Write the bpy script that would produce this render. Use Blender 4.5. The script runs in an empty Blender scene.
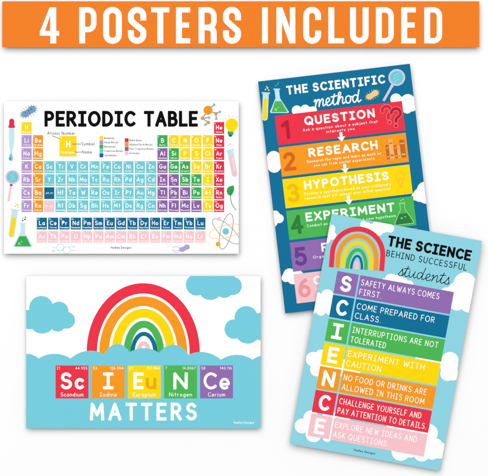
import bpy, bmesh, math
from mathutils import Vector
from mathutils.geometry import delaunay_2d_cdt

# ------------------------------------------------------------------ camera, light, exposure
SC = bpy.context.scene
COL = SC.collection
S = 0.002                      # metres per unit of poster drawing (a poster is about 47 x 30 cm)

cam_d = bpy.data.cameras.new('camera')
cam = bpy.data.objects.new('camera', cam_d)
COL.objects.link(cam)
CAM_H = 4.2
cam.location = (0, 0, CAM_H)
cam_d.sensor_width = 36
cam_d.lens = 36 * CAM_H / (488 * S)
cam_d.clip_end = 50
SC.camera = cam

world = bpy.data.worlds.new('World')
SC.world = world
world.use_nodes = True
bg = world.node_tree.nodes['Background']
bg.inputs[0].default_value = (1, 1, 1, 1)
bg.inputs[1].default_value = 0.265

lamp_d = bpy.data.lights.new('softbox', 'AREA')
lamp_d.shape = 'DISK'
lamp_d.size = 14.0
lamp_d.energy = 1435
lamp = bpy.data.objects.new('softbox', lamp_d)
COL.objects.link(lamp)
lamp.location = (-0.7, 3.4, 9.8)
lamp.rotation_euler = (Vector((0, 0, 0)) - Vector(lamp.location)).to_track_quat('-Z', 'Y').to_euler()

SC.view_settings.view_transform = 'Standard'
SC.view_settings.look = 'None'
SC.view_settings.exposure = 0
SC.view_settings.gamma = 1

# ------------------------------------------------------------------ materials
def lin(c):
    c /= 255
    return c / 12.92 if c <= 0.04045 else ((c + 0.055) / 1.055) ** 2.4

GAIN = 1.13
MATS = {}
def mat(name, rgb, rough=0.6, spec=0.04, grain=0.02):
    if name in MATS:
        return MATS[name]
    m = bpy.data.materials.new(name)
    m.use_nodes = True
    nt = m.node_tree
    p = nt.nodes['Principled BSDF']
    base = [min(0.9, lin(v) / GAIN) for v in rgb]
    tc = nt.nodes.new('ShaderNodeTexCoord')
    nz = nt.nodes.new('ShaderNodeTexNoise')
    nz.inputs['Scale'].default_value = 420
    nz.inputs['Detail'].default_value = 3
    nt.links.new(tc.outputs['Object'], nz.inputs['Vector'])
    mx = nt.nodes.new('ShaderNodeMix')
    mx.data_type = 'RGBA'
    mx.inputs[6].default_value = [v * (1 - grain) for v in base] + [1]
    mx.inputs[7].default_value = [min(0.93, v * (1 + grain)) for v in base] + [1]
    nt.links.new(nz.outputs[0], mx.inputs[0])
    nt.links.new(mx.outputs[2], p.inputs['Base Color'])
    mr = nt.nodes.new('ShaderNodeMapRange')
    mr.inputs[3].default_value = rough - 0.06
    mr.inputs[4].default_value = rough + 0.06
    nt.links.new(nz.outputs[0], mr.inputs[0])
    nt.links.new(mr.outputs[0], p.inputs['Roughness'])
    p.inputs['Specular IOR Level'].default_value = spec
    MATS[name] = m
    return m

PAL = dict(
    surface=(255, 255, 255), white=(255, 255, 255), black=(8, 8, 10), charcoal=(70, 70, 74),
    banner=(241, 128, 38),
    red=(239, 51, 72), orange=(249, 154, 30), yellow=(254, 219, 4), green=(76, 184, 84),
    blue=(12, 112, 152), purple=(147, 108, 177), pink=(249, 197, 204),
    teal=(118, 206, 222), sky=(143, 213, 228), navy=(14, 112, 154),
    t_teal=(112, 203, 213), t_lilac=(180, 152, 206), t_purple=(142, 98, 168), t_green=(58, 174, 84),
    t_red=(236, 42, 70), t_orange=(248, 150, 28), t_yellow=(252, 218, 20), t_blue=(12, 104, 146), t_pink=(249, 200, 206),
    dark_red=(178, 34, 54), dark_orange=(214, 104, 30), dark_yellow=(242, 190, 10), dark_green=(46, 128, 62),
    dark_purple=(104, 64, 146), dark_pink=(240, 152, 162), mid_red=(208, 42, 62), rose=(250, 150, 160),
    glass=(196, 230, 240), lilac=(214, 200, 226), steel=(118, 158, 196), steel_dark=(74, 110, 158),
    gold=(240, 172, 20), peach=(250, 204, 140), tan=(240, 186, 120), brown=(150, 104, 112), olive=(140, 150, 120),
    line_teal=(170, 214, 220), maroon=(150, 60, 80), book_brown=(196, 108, 36), book_peach=(250, 180, 110),
    book_dark=(206, 112, 22), pale_green=(170, 226, 166), lens=(110, 204, 216), leaf=(48, 168, 82), straw=(244, 214, 110),
    bulb_line=(250, 178, 70), lavender=(172, 166, 212),
)
def M(n):
    return mat('ink_' + n if n not in ('surface',) else 'matt_white_surface', PAL[n])

# ------------------------------------------------------------------ flat drawing helpers (x right, y down)
def ell(cx, cy, rx, ry=None, rot=0, n=None):
    ry = rx if ry is None else ry
    if n is None:
        n = max(10, min(64, int(10 + 4 * max(rx, ry))))
    c, s = math.cos(math.radians(rot)), math.sin(math.radians(rot))
    out = []
    for i in range(n):
        a = 2 * math.pi * (i + 0.5) / n
        x, y = rx * math.cos(a), ry * math.sin(a)
        out.append((cx + x * c - y * s, cy + x * s + y * c))
    return out

def arc(cx, cy, rx, ry, a0, a1, n=14):
    return [(cx + rx * math.cos(math.radians(a0 + (a1 - a0) * i / n)),
             cy + ry * math.sin(math.radians(a0 + (a1 - a0) * i / n))) for i in range(n + 1)]

def rect(x0, y0, x1, y1):
    return [(x0, y0), (x1, y0), (x1, y1), (x0, y1)]

def rrect(x0, y0, x1, y1, r, n=8):
    p = []
    for cx, cy, a in ((x1 - r, y0 + r, -90), (x1 - r, y1 - r, 0), (x0 + r, y1 - r, 90), (x0 + r, y0 + r, 180)):
        p += arc(cx, cy, r, r, a, a + 90, n)
    return p

def smooth(pts, n=6, closed=False):
    """Catmull-Rom through the points."""
    out = []
    m = len(pts)
    rng = range(m if closed else m - 1)
    for i in rng:
        if closed:
            p0, p1, p2, p3 = (pts[(i + k) % m] for k in (-1, 0, 1, 2))
        else:
            p1, p2 = pts[i], pts[i + 1]
            p0 = pts[i - 1] if i else (2 * p1[0] - p2[0], 2 * p1[1] - p2[1])
            p3 = pts[i + 2] if i + 2 < m else (2 * p2[0] - p1[0], 2 * p2[1] - p1[1])
        for k in range(n):
            t = k / n
            out.append(tuple(0.5 * (2 * p1[d] + (p2[d] - p0[d]) * t + (2 * p0[d] - 5 * p1[d] + 4 * p2[d] - p3[d]) * t * t
                                    + (3 * p1[d] - p0[d] - 3 * p2[d] + p3[d]) * t ** 3) for d in (0, 1)))
    if not closed:
        out.append(pts[-1])
    return out

def stroke(pts, w, cap='round', nd=None):
    """Polygons that together cover a pen stroke along pts."""
    h = w / 2
    if nd is None:
        nd = 8 if w < 0.6 else (12 if w < 2 else 20)
    P = [pts[0]]
    for p in pts[1:]:
        if math.hypot(p[0] - P[-1][0], p[1] - P[-1][1]) > 1e-4:
            P.append(p)
    closed = len(P) > 3 and math.hypot(P[0][0] - P[-1][0], P[0][1] - P[-1][1]) < 1e-3
    if closed:
        P[-1] = P[0]
    n = len(P)
    if n < 2:
        return [ell(P[0][0], P[0][1], h, n=nd)]
    D = []
    for i in range(n - 1):
        dx, dy = P[i + 1][0] - P[i][0], P[i + 1][1] - P[i][1]
        l = math.hypot(dx, dy)
        D.append((dx / l, dy / l, l))
    offs, disc = [None] * n, set()
    for i in range(n):
        if 0 < i < n - 1:
            a, b = D[i - 1], D[i]
        elif closed:
            a, b = D[-1], D[0]
        else:
            continue
        cosang = a[0] * b[0] + a[1] * b[1]
        if cosang < 0.72:
            disc.add(i)
            continue
        nx, ny = -(a[1] + b[1]), a[0] + b[0]
        l = math.hypot(nx, ny)
        nx, ny = nx / l, ny / l
        k = h / max(0.5, nx * -a[1] + ny * a[0])
        offs[i] = (nx * k, ny * k)
    polys = []
    for i in range(n - 1):
        d = D[i]
        n0 = (-d[1] * h, d[0] * h)
        o0 = offs[i] or n0
        o1 = offs[i + 1] or n0
        q = [(P[i][0] + o0[0], P[i][1] + o0[1]), (P[i + 1][0] + o1[0], P[i + 1][1] + o1[1]),
             (P[i + 1][0] - o1[0], P[i + 1][1] - o1[1]), (P[i][0] - o0[0], P[i][1] - o0[1])]
        e1 = (q[1][0] - q[0][0]) * d[0] + (q[1][1] - q[0][1]) * d[1]
        e2 = (q[2][0] - q[3][0]) * d[0] + (q[2][1] - q[3][1]) * d[1]
        if e1 <= 1e-5 or e2 <= 1e-5:
            q = [(P[i][0] + n0[0], P[i][1] + n0[1]), (P[i + 1][0] + n0[0], P[i + 1][1] + n0[1]),
                 (P[i + 1][0] - n0[0], P[i + 1][1] - n0[1]), (P[i][0] - n0[0], P[i][1] - n0[1])]
            disc.add(i); disc.add(i + 1)
        polys.append(q)
    if cap == 'round' and not closed:
        disc.add(0); disc.add(n - 1)
    elif cap == 'soft' and not closed:
        for i, d in ((0, (-D[0][0], -D[0][1])), (n - 1, (D[-1][0], D[-1][1]))):
            r = rrect(-h, -h, h, h, h * .42, 3)
            polys.append([(P[i][0] + x * d[0] - y * d[1], P[i][1] + x * d[1] + y * d[0]) for x, y in r])
            disc.discard(i)
    elif cap == 'butt':
        disc.discard(0); disc.discard(n - 1)
    for i in disc:
        polys.append(ell(P[i][0], P[i][1], h, n=nd))
    return polys

def union(polys, eps=1e-4, depth=0):
    V, F = [], []
    for p in polys:
        a = sum(p[i][0] * p[(i + 1) % len(p)][1] - p[(i + 1) % len(p)][0] * p[i][1] for i in range(len(p)))
        if abs(a) < 1e-7:
            continue
        if a < 0:
            p = p[::-1]
        b = len(V)
        V += [Vector(q) for q in p]
        F.append(list(range(b, b + len(p))))
    v, e, f, ov, oe, of = delaunay_2d_cdt(V, [], F, 1, eps)
    tris = [t for t, o in zip(f, of) if len(o)]
    tri_a = sum(abs(sum(v[t[i]][0] * v[t[(i + 1) % len(t)]][1] - v[t[(i + 1) % len(t)]][0] * v[t[i]][1] for i in range(len(t)))) for t in tris)
    in_a = sum(abs(sum(p[i][0] * p[(i + 1) % len(p)][1] - p[(i + 1) % len(p)][0] * p[i][1] for i in range(len(p)))) for p in polys)
    if tri_a > in_a * 1.0005 and depth < 6:
        k = 0.0007 * (depth + 1)
        return union([[(x + k * math.sin(3.1 * i + 7 * j + depth), y + k * math.cos(2.3 * i + 5 * j + depth)) for i, (x, y) in enumerate(p)] for j, p in enumerate(polys)], eps, depth + 1)
    if depth >= 6:
        print('UNION still too large', tri_a, in_a)
    return v, tris

# ------------------------------------------------------------------ sheets with a gentle curl
LAY = 0.00008
class Sheet:
    def __init__(self, name, x, y, W, H, angle, label, cat, group=None, curl=(0.0008, 0.0008), base=0.0115, thick=0.0004,
                 tilt=(0, 0), flat=0.3, power=2.3):
        self.W, self.H, self.curl, self.thick, self.tilt = W, H, curl, thick, tilt
        e = bpy.data.objects.new(name, None)
        e.empty_display_size = 0.05
        COL.objects.link(e)
        e.location = ((x - 244) * S, (238 - y) * S, base)
        e.rotation_euler = (0, 0, -math.radians(angle))
        e['label'] = label; e['category'] = cat
        if group:
            e['group'] = group
        self.root, self.ang, self.ox, self.oy = e, math.radians(angle), x, y
        def prof(L, h):
            half = L / 2
            N = 16
            ks = [flat + (1 - flat) * i / N for i in range(N + 1)]
            vals = [h * ((k - flat) / (1 - flat)) ** power for k in ks]
            pos = [half - k * half for k in reversed(ks)] + [half + k * half for k in ks]
            return pos, vals[::-1] + vals
        self.gx, self.ax = prof(W, curl[0]) if curl[0] else ([0, W], [0, 0])
        self.gy, self.ay = prof(H, curl[1]) if curl[1] else ([0, H], [0, 0])

    def L(self, px, py):
        """a point of the scene plan -> the sheet's own drawing coordinates"""
        dx, dy = px - self.ox, py - self.oy
        c, s = math.cos(self.ang), math.sin(self.ang)
        return dx * c + dy * s, -dx * s + dy * c

    @staticmethod
    def interp(x, xs, ys):
        if x <= xs[0]:
            return ys[0]
        for i in range(1, len(xs)):
            if x <= xs[i]:
                t = (x - xs[i - 1]) / (xs[i] - xs[i - 1])
                return ys[i - 1] + t * (ys[i] - ys[i - 1])
        return ys[-1]

    def z(self, x, y):
        return (self.interp(x, self.gx, self.ax) + self.interp(y, self.gy, self.ay)
                + self.tilt[0] * x * S + self.tilt[1] * y * S)

    def paper(self, material, name='paper_sheet'):
        bm = bmesh.new()
        gx, gy, t = self.gx, self.gy, self.thick
        top = [[bm.verts.new((x * S, -y * S, self.z(x, y))) for x in gx] for y in gy]
        bot = [[bm.verts.new((x * S, -y * S, self.z(x, y) - t)) for x in gx] for y in gy]
        nx, ny = len(gx), len(gy)
        for j in range(ny - 1):
            for i in range(nx - 1):
                bm.faces.new((top[j][i], top[j + 1][i], top[j + 1][i + 1], top[j][i + 1]))
                bm.faces.new((bot[j][i], bot[j][i + 1], bot[j + 1][i + 1], bot[j + 1][i]))
        ring = ([(0, i) for i in range(nx)] + [(j, nx - 1) for j in range(1, ny)]
                + [(ny - 1, i) for i in range(nx - 2, -1, -1)] + [(j, 0) for j in range(ny - 2, 0, -1)])
        for k in range(len(ring)):
            a, b = ring[k], ring[(k + 1) % len(ring)]
            bm.faces.new((top[a[0]][a[1]], top[b[0]][b[1]], bot[b[0]][b[1]], bot[a[0]][a[1]]))
        bmesh.ops.recalc_face_normals(bm, faces=bm.faces[:])
        for f in bm.faces:
            if f.normal.z < -0.5:
                f.material_index = 1
        me = bpy.data.meshes.new(name)
        bm.to_mesh(me); bm.free()
        me.materials.append(material)
        me.materials.append(mat('grey_paper_back', (95, 95, 98), 0.8))
        o = bpy.data.objects.new(name, me)
        COL.objects.link(o)
        o.parent = self.root
        return o

    def backing(self, depth, inset=9, foot=None):
        """foam board behind the sheet, set in from its edges; foot: a second block down to the surface"""
        def block(name, x0, y0, x1, y1, ztop, zbot):
            c = ((x0, y0), (x1, y0), (x1, y1), (x0, y1))
            vs = [(x * S, -y * S, ztop(x, y)) for x, y in c] + [(x * S, -y * S, zbot(x, y)) for x, y in c]
            me = bpy.data.meshes.new(name)
            me.from_pydata(vs, [], [(3, 2, 1, 0), (4, 5, 6, 7), (0, 1, 5, 4), (1, 2, 6, 5), (2, 3, 7, 6), (3, 0, 4, 7)])
            me.materials.append(mat('grey_foam_board', (70, 70, 72), 0.8))
            o = bpy.data.objects.new(name, me)
            COL.objects.link(o)
            o.parent = self.root
        pl = lambda x, y: self.tilt[0] * x * S + self.tilt[1] * y * S
        top = lambda x, y: pl(x, y) - self.thick - 0.0002
        bot = lambda x, y: pl(x, y) - self.thick - 0.0002 - depth
        block('backing_board', inset, inset, self.W - inset, self.H - inset, top, bot)
        if foot:
            block('spacer_block', *foot, lambda x, y: bot(x, y) - 0.0001, lambda x, y: -self.root.location.z)

    def ink(self, name, polys, colour, layer, parent=None, label=None):
        if name == 'cloud':
            self.nc = getattr(self, 'nc', 0) + 1
            layer = layer - 0.05 * self.nc
        """one printed shape: the union of polys, laid on the curled sheet"""
        v, tris = union(polys)
        bm = bmesh.new()
        bv = [bm.verts.new((p[0], p[1], 0)) for p in v]
        for t in tris:
            try:
                f = bm.faces.new([bv[i] for i in t])
            except ValueError:
                pass
        xs = [p[0] for p in v]; ys = [p[1] for p in v]
        x0, x1, y0, y1 = min(xs), max(xs), min(ys), max(ys)
        def cut(co, no, clear):
            bmesh.ops.bisect_plane(bm, geom=bm.verts[:] + bm.edges[:] + bm.faces[:], dist=1e-5,
                                   plane_co=co, plane_no=no, clear_outer=clear)
        if x0 < 0: cut((0, 0, 0), (-1, 0, 0), True)
        if x1 > self.W: cut((self.W, 0, 0), (1, 0, 0), True)
        if y0 < 0: cut((0, 0, 0), (0, -1, 0), True)
        if y1 > self.H: cut((0, self.H, 0), (0, 1, 0), True)
        for g in self.gx[1:-1]:
            if x0 < g < x1: cut((g, 0, 0), (1, 0, 0), False)
        for g in self.gy[1:-1]:
            if y0 < g < y1: cut((0, g, 0), (0, 1, 0), False)
        bmesh.ops.delete(bm, geom=[x for x in bm.verts if not x.link_faces], context='VERTS')
        for w in bm.verts:
            x, y = w.co.x, w.co.y
            w.co = (x * S, -y * S, self.z(x, y) + layer * LAY)
        for f in bm.faces:
            f.normal_update()
        flip = [f for f in bm.faces if f.normal.z < 0]
        if flip:
            bmesh.ops.reverse_faces(bm, faces=flip)
        me = bpy.data.meshes.new(name)
        bm.to_mesh(me); bm.free()
        me.materials.append(M(colour))
        o = bpy.data.objects.new(name, me)
        COL.objects.link(o)
        o.parent = parent or self.root
        if label:
            o['label'] = label
        return o

# ------------------------------------------------------------------ lettering (pen-stroke alphabet; y up, capital height 1)
def _g():
    G = {}
    a = arc
    G['A'] = (.74, [[(0, 0), (.37, 1), (.74, 0)], [(.14, .33), (.60, .33)]])
    G['B'] = (.60, [[(0, 0), (0, 1)], [(0, 1), (.28, 1)] + a(.28, .765, .24, .235, 90, -90) + [(0, .53)],
                    [(0, .53), (.33, .53)] + a(.33, .265, .27, .265, 90, -90) + [(0, 0)]])
    G['C'] = (.66, [a(.40, .5, .40, .5, 48, 312, 22)])
    G['D'] = (.66, [[(0, 0), (0, 1)], [(0, 1), (.2, 1)] + a(.2, .5, .46, .5, 90, -90, 18) + [(0, 0)]])
    G['E'] = (.52, [[(.52, 1), (0, 1)], [(0, 1), (0, 0)], [(0, 0), (.52, 0)], [(0, .52), (.44, .52)]])
    G['F'] = (.50, [[(.50, 1), (0, 1)], [(0, 1), (0, 0)], [(0, .50), (.42, .50)]])
    G['G'] = (.74, [a(.40, .5, .40, .5, 48, 350, 24) + [(.44, .42)]])
    G['H'] = (.62, [[(0, 0), (0, 1)], [(.62, 0), (.62, 1)], [(0, .5), (.62, .5)]])
    G['I'] = (.44, [[(.22, 0), (.22, 1)], [(0, 1), (.44, 1)], [(0, 0), (.44, 0)]])
    G['J'] = (.48, [[(.48, 1), (.48, .26)] + a(.24, .26, .24, .26, 0, -160)])
    G['K'] = (.58, [[(0, 0), (0, 1)], [(.55, 1), (.02, .42)], [(.2, .60), (.58, 0)]])
    G['L'] = (.50, [[(0, 1), (0, 0)], [(0, 0), (.50, 0)]])
    G['M'] = (.84, [[(0, 0), (.06, 1), (.42, .28), (.78, 1), (.84, 0)]])
    G['N'] = (.64, [[(0, 0), (0, 1), (.64, 0), (.64, 1)]])
    G['O'] = (.82, [a(.41, .5, .41, .5, 90, 450, 28)])
    G['P'] = (.56, [[(0, 0), (0, 1)], [(0, 1), (.28, 1)] + a(.28, .73, .28, .27, 90, -90) + [(0, .46)]])
    G['Q'] = (.82, [a(.41, .5, .41, .5, 90, 450, 28), [(.50, .26), (.80, -.06)]])
    G['R'] = (.60, [[(0, 0), (0, 1)], [(0, 1), (.28, 1)] + a(.28, .74, .27, .26, 90, -90) + [(0, .48)], [(.26, .48), (.60, 0)]])
    G['S'] = (.58, [a(.29, .76, .26, .24, 30, 262, 14) + a(.29, .26, .29, .26, 84, -152, 14)])
    G['T'] = (.62, [[(0, 1), (.62, 1)], [(.31, 1), (.31, 0)]])
    G['U'] = (.62, [[(0, 1), (0, .31)] + a(.31, .31, .31, .31, 180, 360) + [(.62, 1)]])
    G['V'] = (.70, [[(0, 1), (.35, 0), (.70, 1)]])
    G['W'] = (.96, [[(0, 1), (.24, 0), (.48, .78), (.72, 0), (.96, 1)]])
    G['X'] = (.62, [[(0, 0), (.62, 1)], [(0, 1), (.62, 0)]])
    G['Y'] = (.64, [[(0, 1), (.32, .48), (.64, 1)], [(.32, .48), (.32, 0)]])
    G['Z'] = (.58, [[(0, 1), (.58, 1), (0, 0), (.58, 0)]])
    def bowl(): return a(.24, .30, .24, .30, 60, 420, 16)
    G['a'] = (.48, [bowl(), [(.48, .60), (.48, 0)]])
    G['b'] = (.48, [bowl(), [(0, 1), (0, 0)]])
    G['c'] = (.40, [a(.25, .30, .25, .30, 48, 312, 12)])
    G['d'] = (.48, [bowl(), [(.48, 1), (.48, 0)]])
    G['e'] = (.48, [[(.02, .265), (.49, .265)] + a(.25, .30, .25, .32, -4, 304, 14)])
    G['f'] = (.34, [a(.26, .82, .14, .18, 60, 180, 6) + [(.12, 0)], [(0, .58), (.30, .58)]])
    G['g'] = (.48, [bowl(), [(.48, .60), (.48, -.12)] + a(.25, -.12, .23, .2, 0, -150, 8)])
    G['h'] = (.44, [[(0, 1), (0, 0)], [(0, .36)] + a(.22, .36, .22, .24, 180, 0, 10) + [(.44, 0)]])
    G['i'] = (.04, [[(.02, .60), (.02, 0)], [(.02, .86), (.021, .861)]])
    G['j'] = (.16, [[(.16, .60), (.16, -.1)] + a(.04, -.1, .12, .16, 0, -140, 6), [(.16, .86), (.161, .861)]])
    G['k'] = (.42, [[(0, 1), (0, 0)], [(.38, .60), (.02, .24)], [(.14, .36), (.42, 0)]])
    G['l'] = (.04, [[(.02, 1), (.02, 0)]])
    G['m'] = (.72, [[(0, .60), (0, 0)], [(0, .40)] + a(.18, .40, .18, .20, 180, 0, 8) + [(.36, 0)],
                    [(.36, .40)] + a(.54, .40, .18, .20, 180, 0, 8) + [(.72, 0)]])
    G['n'] = (.44, [[(0, .60), (0, 0)], [(0, .36)] + a(.22, .36, .22, .24, 180, 0, 10) + [(.44, 0)]])
    G['o'] = (.50, [a(.25, .30, .25, .30, 90, 450, 16)])
    G['p'] = (.48, [bowl(), [(0, .60), (0, -.36)]])
    G['q'] = (.48, [bowl(), [(.48, .60), (.48, -.36)]])
    G['r'] = (.32, [[(0, .60), (0, 0)], [(0, .34)] + a(.22, .34, .22, .26, 180, 70, 6)])
    G['s'] = (.38, [a(.19, .455, .17, .145, 30, 262, 9) + a(.19, .155, .19, .155, 84, -152, 9)])
    G['t'] = (.36, [[(.16, .92), (.16, 0)], [(0, .62), (.34, .62)]])
    G['u'] = (.44, [[(0, .60), (0, .23)] + a(.22, .23, .22, .23, 180, 360, 8), [(.44, .60), (.44, 0)]])
    G['v'] = (.46, [[(0, .60), (.23, 0), (.46, .60)]])
    G['w'] = (.68, [[(0, .60), (.17, 0), (.34, .52), (.51, 0), (.68, .60)]])
    G['x'] = (.42, [[(0, 0), (.42, .60)], [(0, .60), (.42, 0)]])
    G['y'] = (.46, [[(0, .60), (.24, .02)], [(.46, .60), (.12, -.36)]])
    G['z'] = (.40, [[(0, .60), (.40, .60), (0, 0), (.40, 0)]])
    G['0'] = (.56, [a(.28, .5, .28, .5, 90, 450, 22)])
    G['1'] = (.24, [[(0, .80), (.22, 1), (.22, 0)]])
    G['2'] = (.54, [a(.27, .74, .26, .26, 165, -38, 12) + [(0, 0)], [(0, 0), (.54, 0)]])
    G['3'] = (.54, [a(.26, .76, .24, .24, 150, -90, 12), a(.26, .26, .28, .26, 90, -150, 14)])
    G['4'] = (.60, [[(.44, 0), (.44, 1)], [(.44, 1), (0, .32)], [(0, .32), (.60, .32)]])
    G['5'] = (.54, [[(.48, 1), (.08, 1)], [(.08, 1), (.04, .56)], [(.04, .56)] + a(.25, .32, .29, .32, 120, -145, 14)])
    G['6'] = (.56, [a(.28, .30, .28, .30, 90, 450, 18), a(.52, .30, .52, .72, 180, 104, 10)])
    G['7'] = (.54, [[(0, 1), (.54, 1), (.16, 0)]])
    G['8'] = (.54, [a(.27, .76, .23, .24, 90, 450, 16), a(.27, .26, .27, .26, 90, 450, 16)])
    G['9'] = (.56, [a(.28, .70, .28, .30, 90, 450, 18), a(.04, .70, .52, .72, 0, -76, 10)])
    G['.'] = (.03, [[(.015, 0), (.016, .001)]])
    G[','] = (.08, [[(.06, .02), (0, -.16)]])
    G['-'] = (.30, [[(0, .42), (.30, .42)]])
    G['?'] = (.50, [a(.25, .76, .24, .24, 165, -60, 12) + [(.25, .44), (.25, .30)], [(.25, 0), (.251, .001)]])
    return G
GL = _g()
GT = dict(GL)                                   # the note-like capitals of the rules: narrower, looser

def text(s, x0, x1, ytop, cap, w, track=0.16, align='fit', space=0.34, thin_i=False):
    """pen-stroke line of lettering between x0 and x1, its capitals from ytop to ytop+cap (y down)"""
    h = cap - w
    units, gaps, nst = 0, 0, 0
    for i, ch in enumerate(s):
        if ch == ' ':
            gaps += space
            continue
        units += GL[ch][0]
        nst += 1
        if i < len(s) - 1:
            gaps += track
    nat = (units + gaps) * h + nst * w
    if align == 'fit':
        k = (x1 - x0 - nst * w) / ((units + gaps) * h)
        x = x0
    else:
        k = 1.0
        if x1 is not None and nat > x1 - x0:
            k = max(0.3, (x1 - x0 - nst * w) / ((units + gaps) * h))
        tot = (units + gaps) * h * k + nst * w
        x = {'left': x0, 'center': ((x0 + x1) / 2 if x1 is not None else x0) - tot / 2, 'right': (x1 or x0) - tot}[align]
    base = ytop + cap - w / 2
    out = []
    for i, ch in enumerate(s):
        if ch == ' ':
            x += space * h * k
            continue
        gw, sts = GL[ch]
        for st in sts:
            pts = [(x + w / 2 + px * h * k, base - py * h) for px, py in st]
            if cap < 3 and len(pts) > 8:
                pts = pts[:1] + pts[2:-1:2] + pts[-1:]
            ln = sum(math.hypot(pts[q + 1][0] - pts[q][0], pts[q + 1][1] - pts[q][1]) for q in range(len(pts) - 1))
            out += stroke(pts, w, 'soft' if w > 1.2 and ln > w * .5 else 'round')
        x += gw * h * k + w
        if i < len(s) - 1:
            x += track * h * k
    return out

SCRIPT = {   # joined handwriting, x-height 1
    'm': (1.16, [[(0, .72), (.12, .98), (.2, .8), (.16, .3), (.12, 0)], [(.13, .1), (.24, .6), (.44, .98), (.55, .8), (.52, .3), (.49, 0)],
                 [(.5, .1), (.62, .6), (.82, .98), (.94, .78), (.9, .3), (.98, .02), (1.16, .2)]]),
    'n': (.86, [[(0, .72), (.1, .98), (.17, .8), (.14, .3), (.1, 0)], [(.11, .1), (.24, .6), (.48, .98), (.6, .78), (.58, .3), (.66, .02), (.86, .22)]]),
    'e': (.66, [[(0, .22), (.24, .42), (.44, .7), (.34, 1), (.14, .84), (.08, .42), (.22, .04), (.44, .04), (.66, .26)]]),
    't': (.56, [[(0, .22), (.2, .9), (.3, 1.75), (.22, 1.1), (.16, .35), (.26, .02), (.42, .06), (.56, .22)], [(-.06, 1.18), (.2, 1.22), (.52, 1.32)]]),
    'h': (.86, [[(0, .22), (.26, 1.0), (.4, 1.8), (.3, 2.1), (.17, 1.8), (.13, .9), (.1, 0)], [(.11, .1), (.26, .68), (.48, .98), (.6, .78), (.57, .3), (.66, .02), (.86, .22)]]),
    'o': (.72, [[(.36, 1), (.12, .86), (.04, .46), (.2, .04), (.46, .1), (.58, .56), (.46, .92), (.34, .98)], [(.42, .94), (.56, .8), (.72, .84)]]),
    'd': (.92, [[(.56, .82), (.36, 1), (.12, .8), (.06, .36), (.22, .02), (.44, .22), (.58, .7)], [(.72, 2.1), (.64, 1.2), (.58, .4), (.68, .02), (.92, .24)]]),
    's': (.56, [[(0, .12), (.2, .6), (.36, 1.08), (.36, .76), (.48, .4), (.42, .06), (.2, .0), (.08, .14)], [(.42, .06), (.56, .16)]]),
    'u': (.84, [[(.02, .95), (.04, .4), (.16, .02), (.36, .2), (.54, .7), (.58, .98)], [(.58, .98), (.54, .4), (.64, .02), (.84, .22)]]),
}
def script(s, x0, x1, base, xh, w, slant=0.1, asc=0.6):
    tot = sum(SCRIPT[c][0] for c in s)
    k = (x1 - x0) / tot
    out, x = [], x0
    for c in s:
        gw, sts = SCRIPT[c]
        for st in sts:
            q = [(px, py if py < 1 else 1 + (py - 1) * asc) for px, py in smooth(st, 5)]
            out += stroke([(x + px * k + py * xh * slant, base - py * xh) for px, py in q], w)
        x += gw * k
    return out

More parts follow.
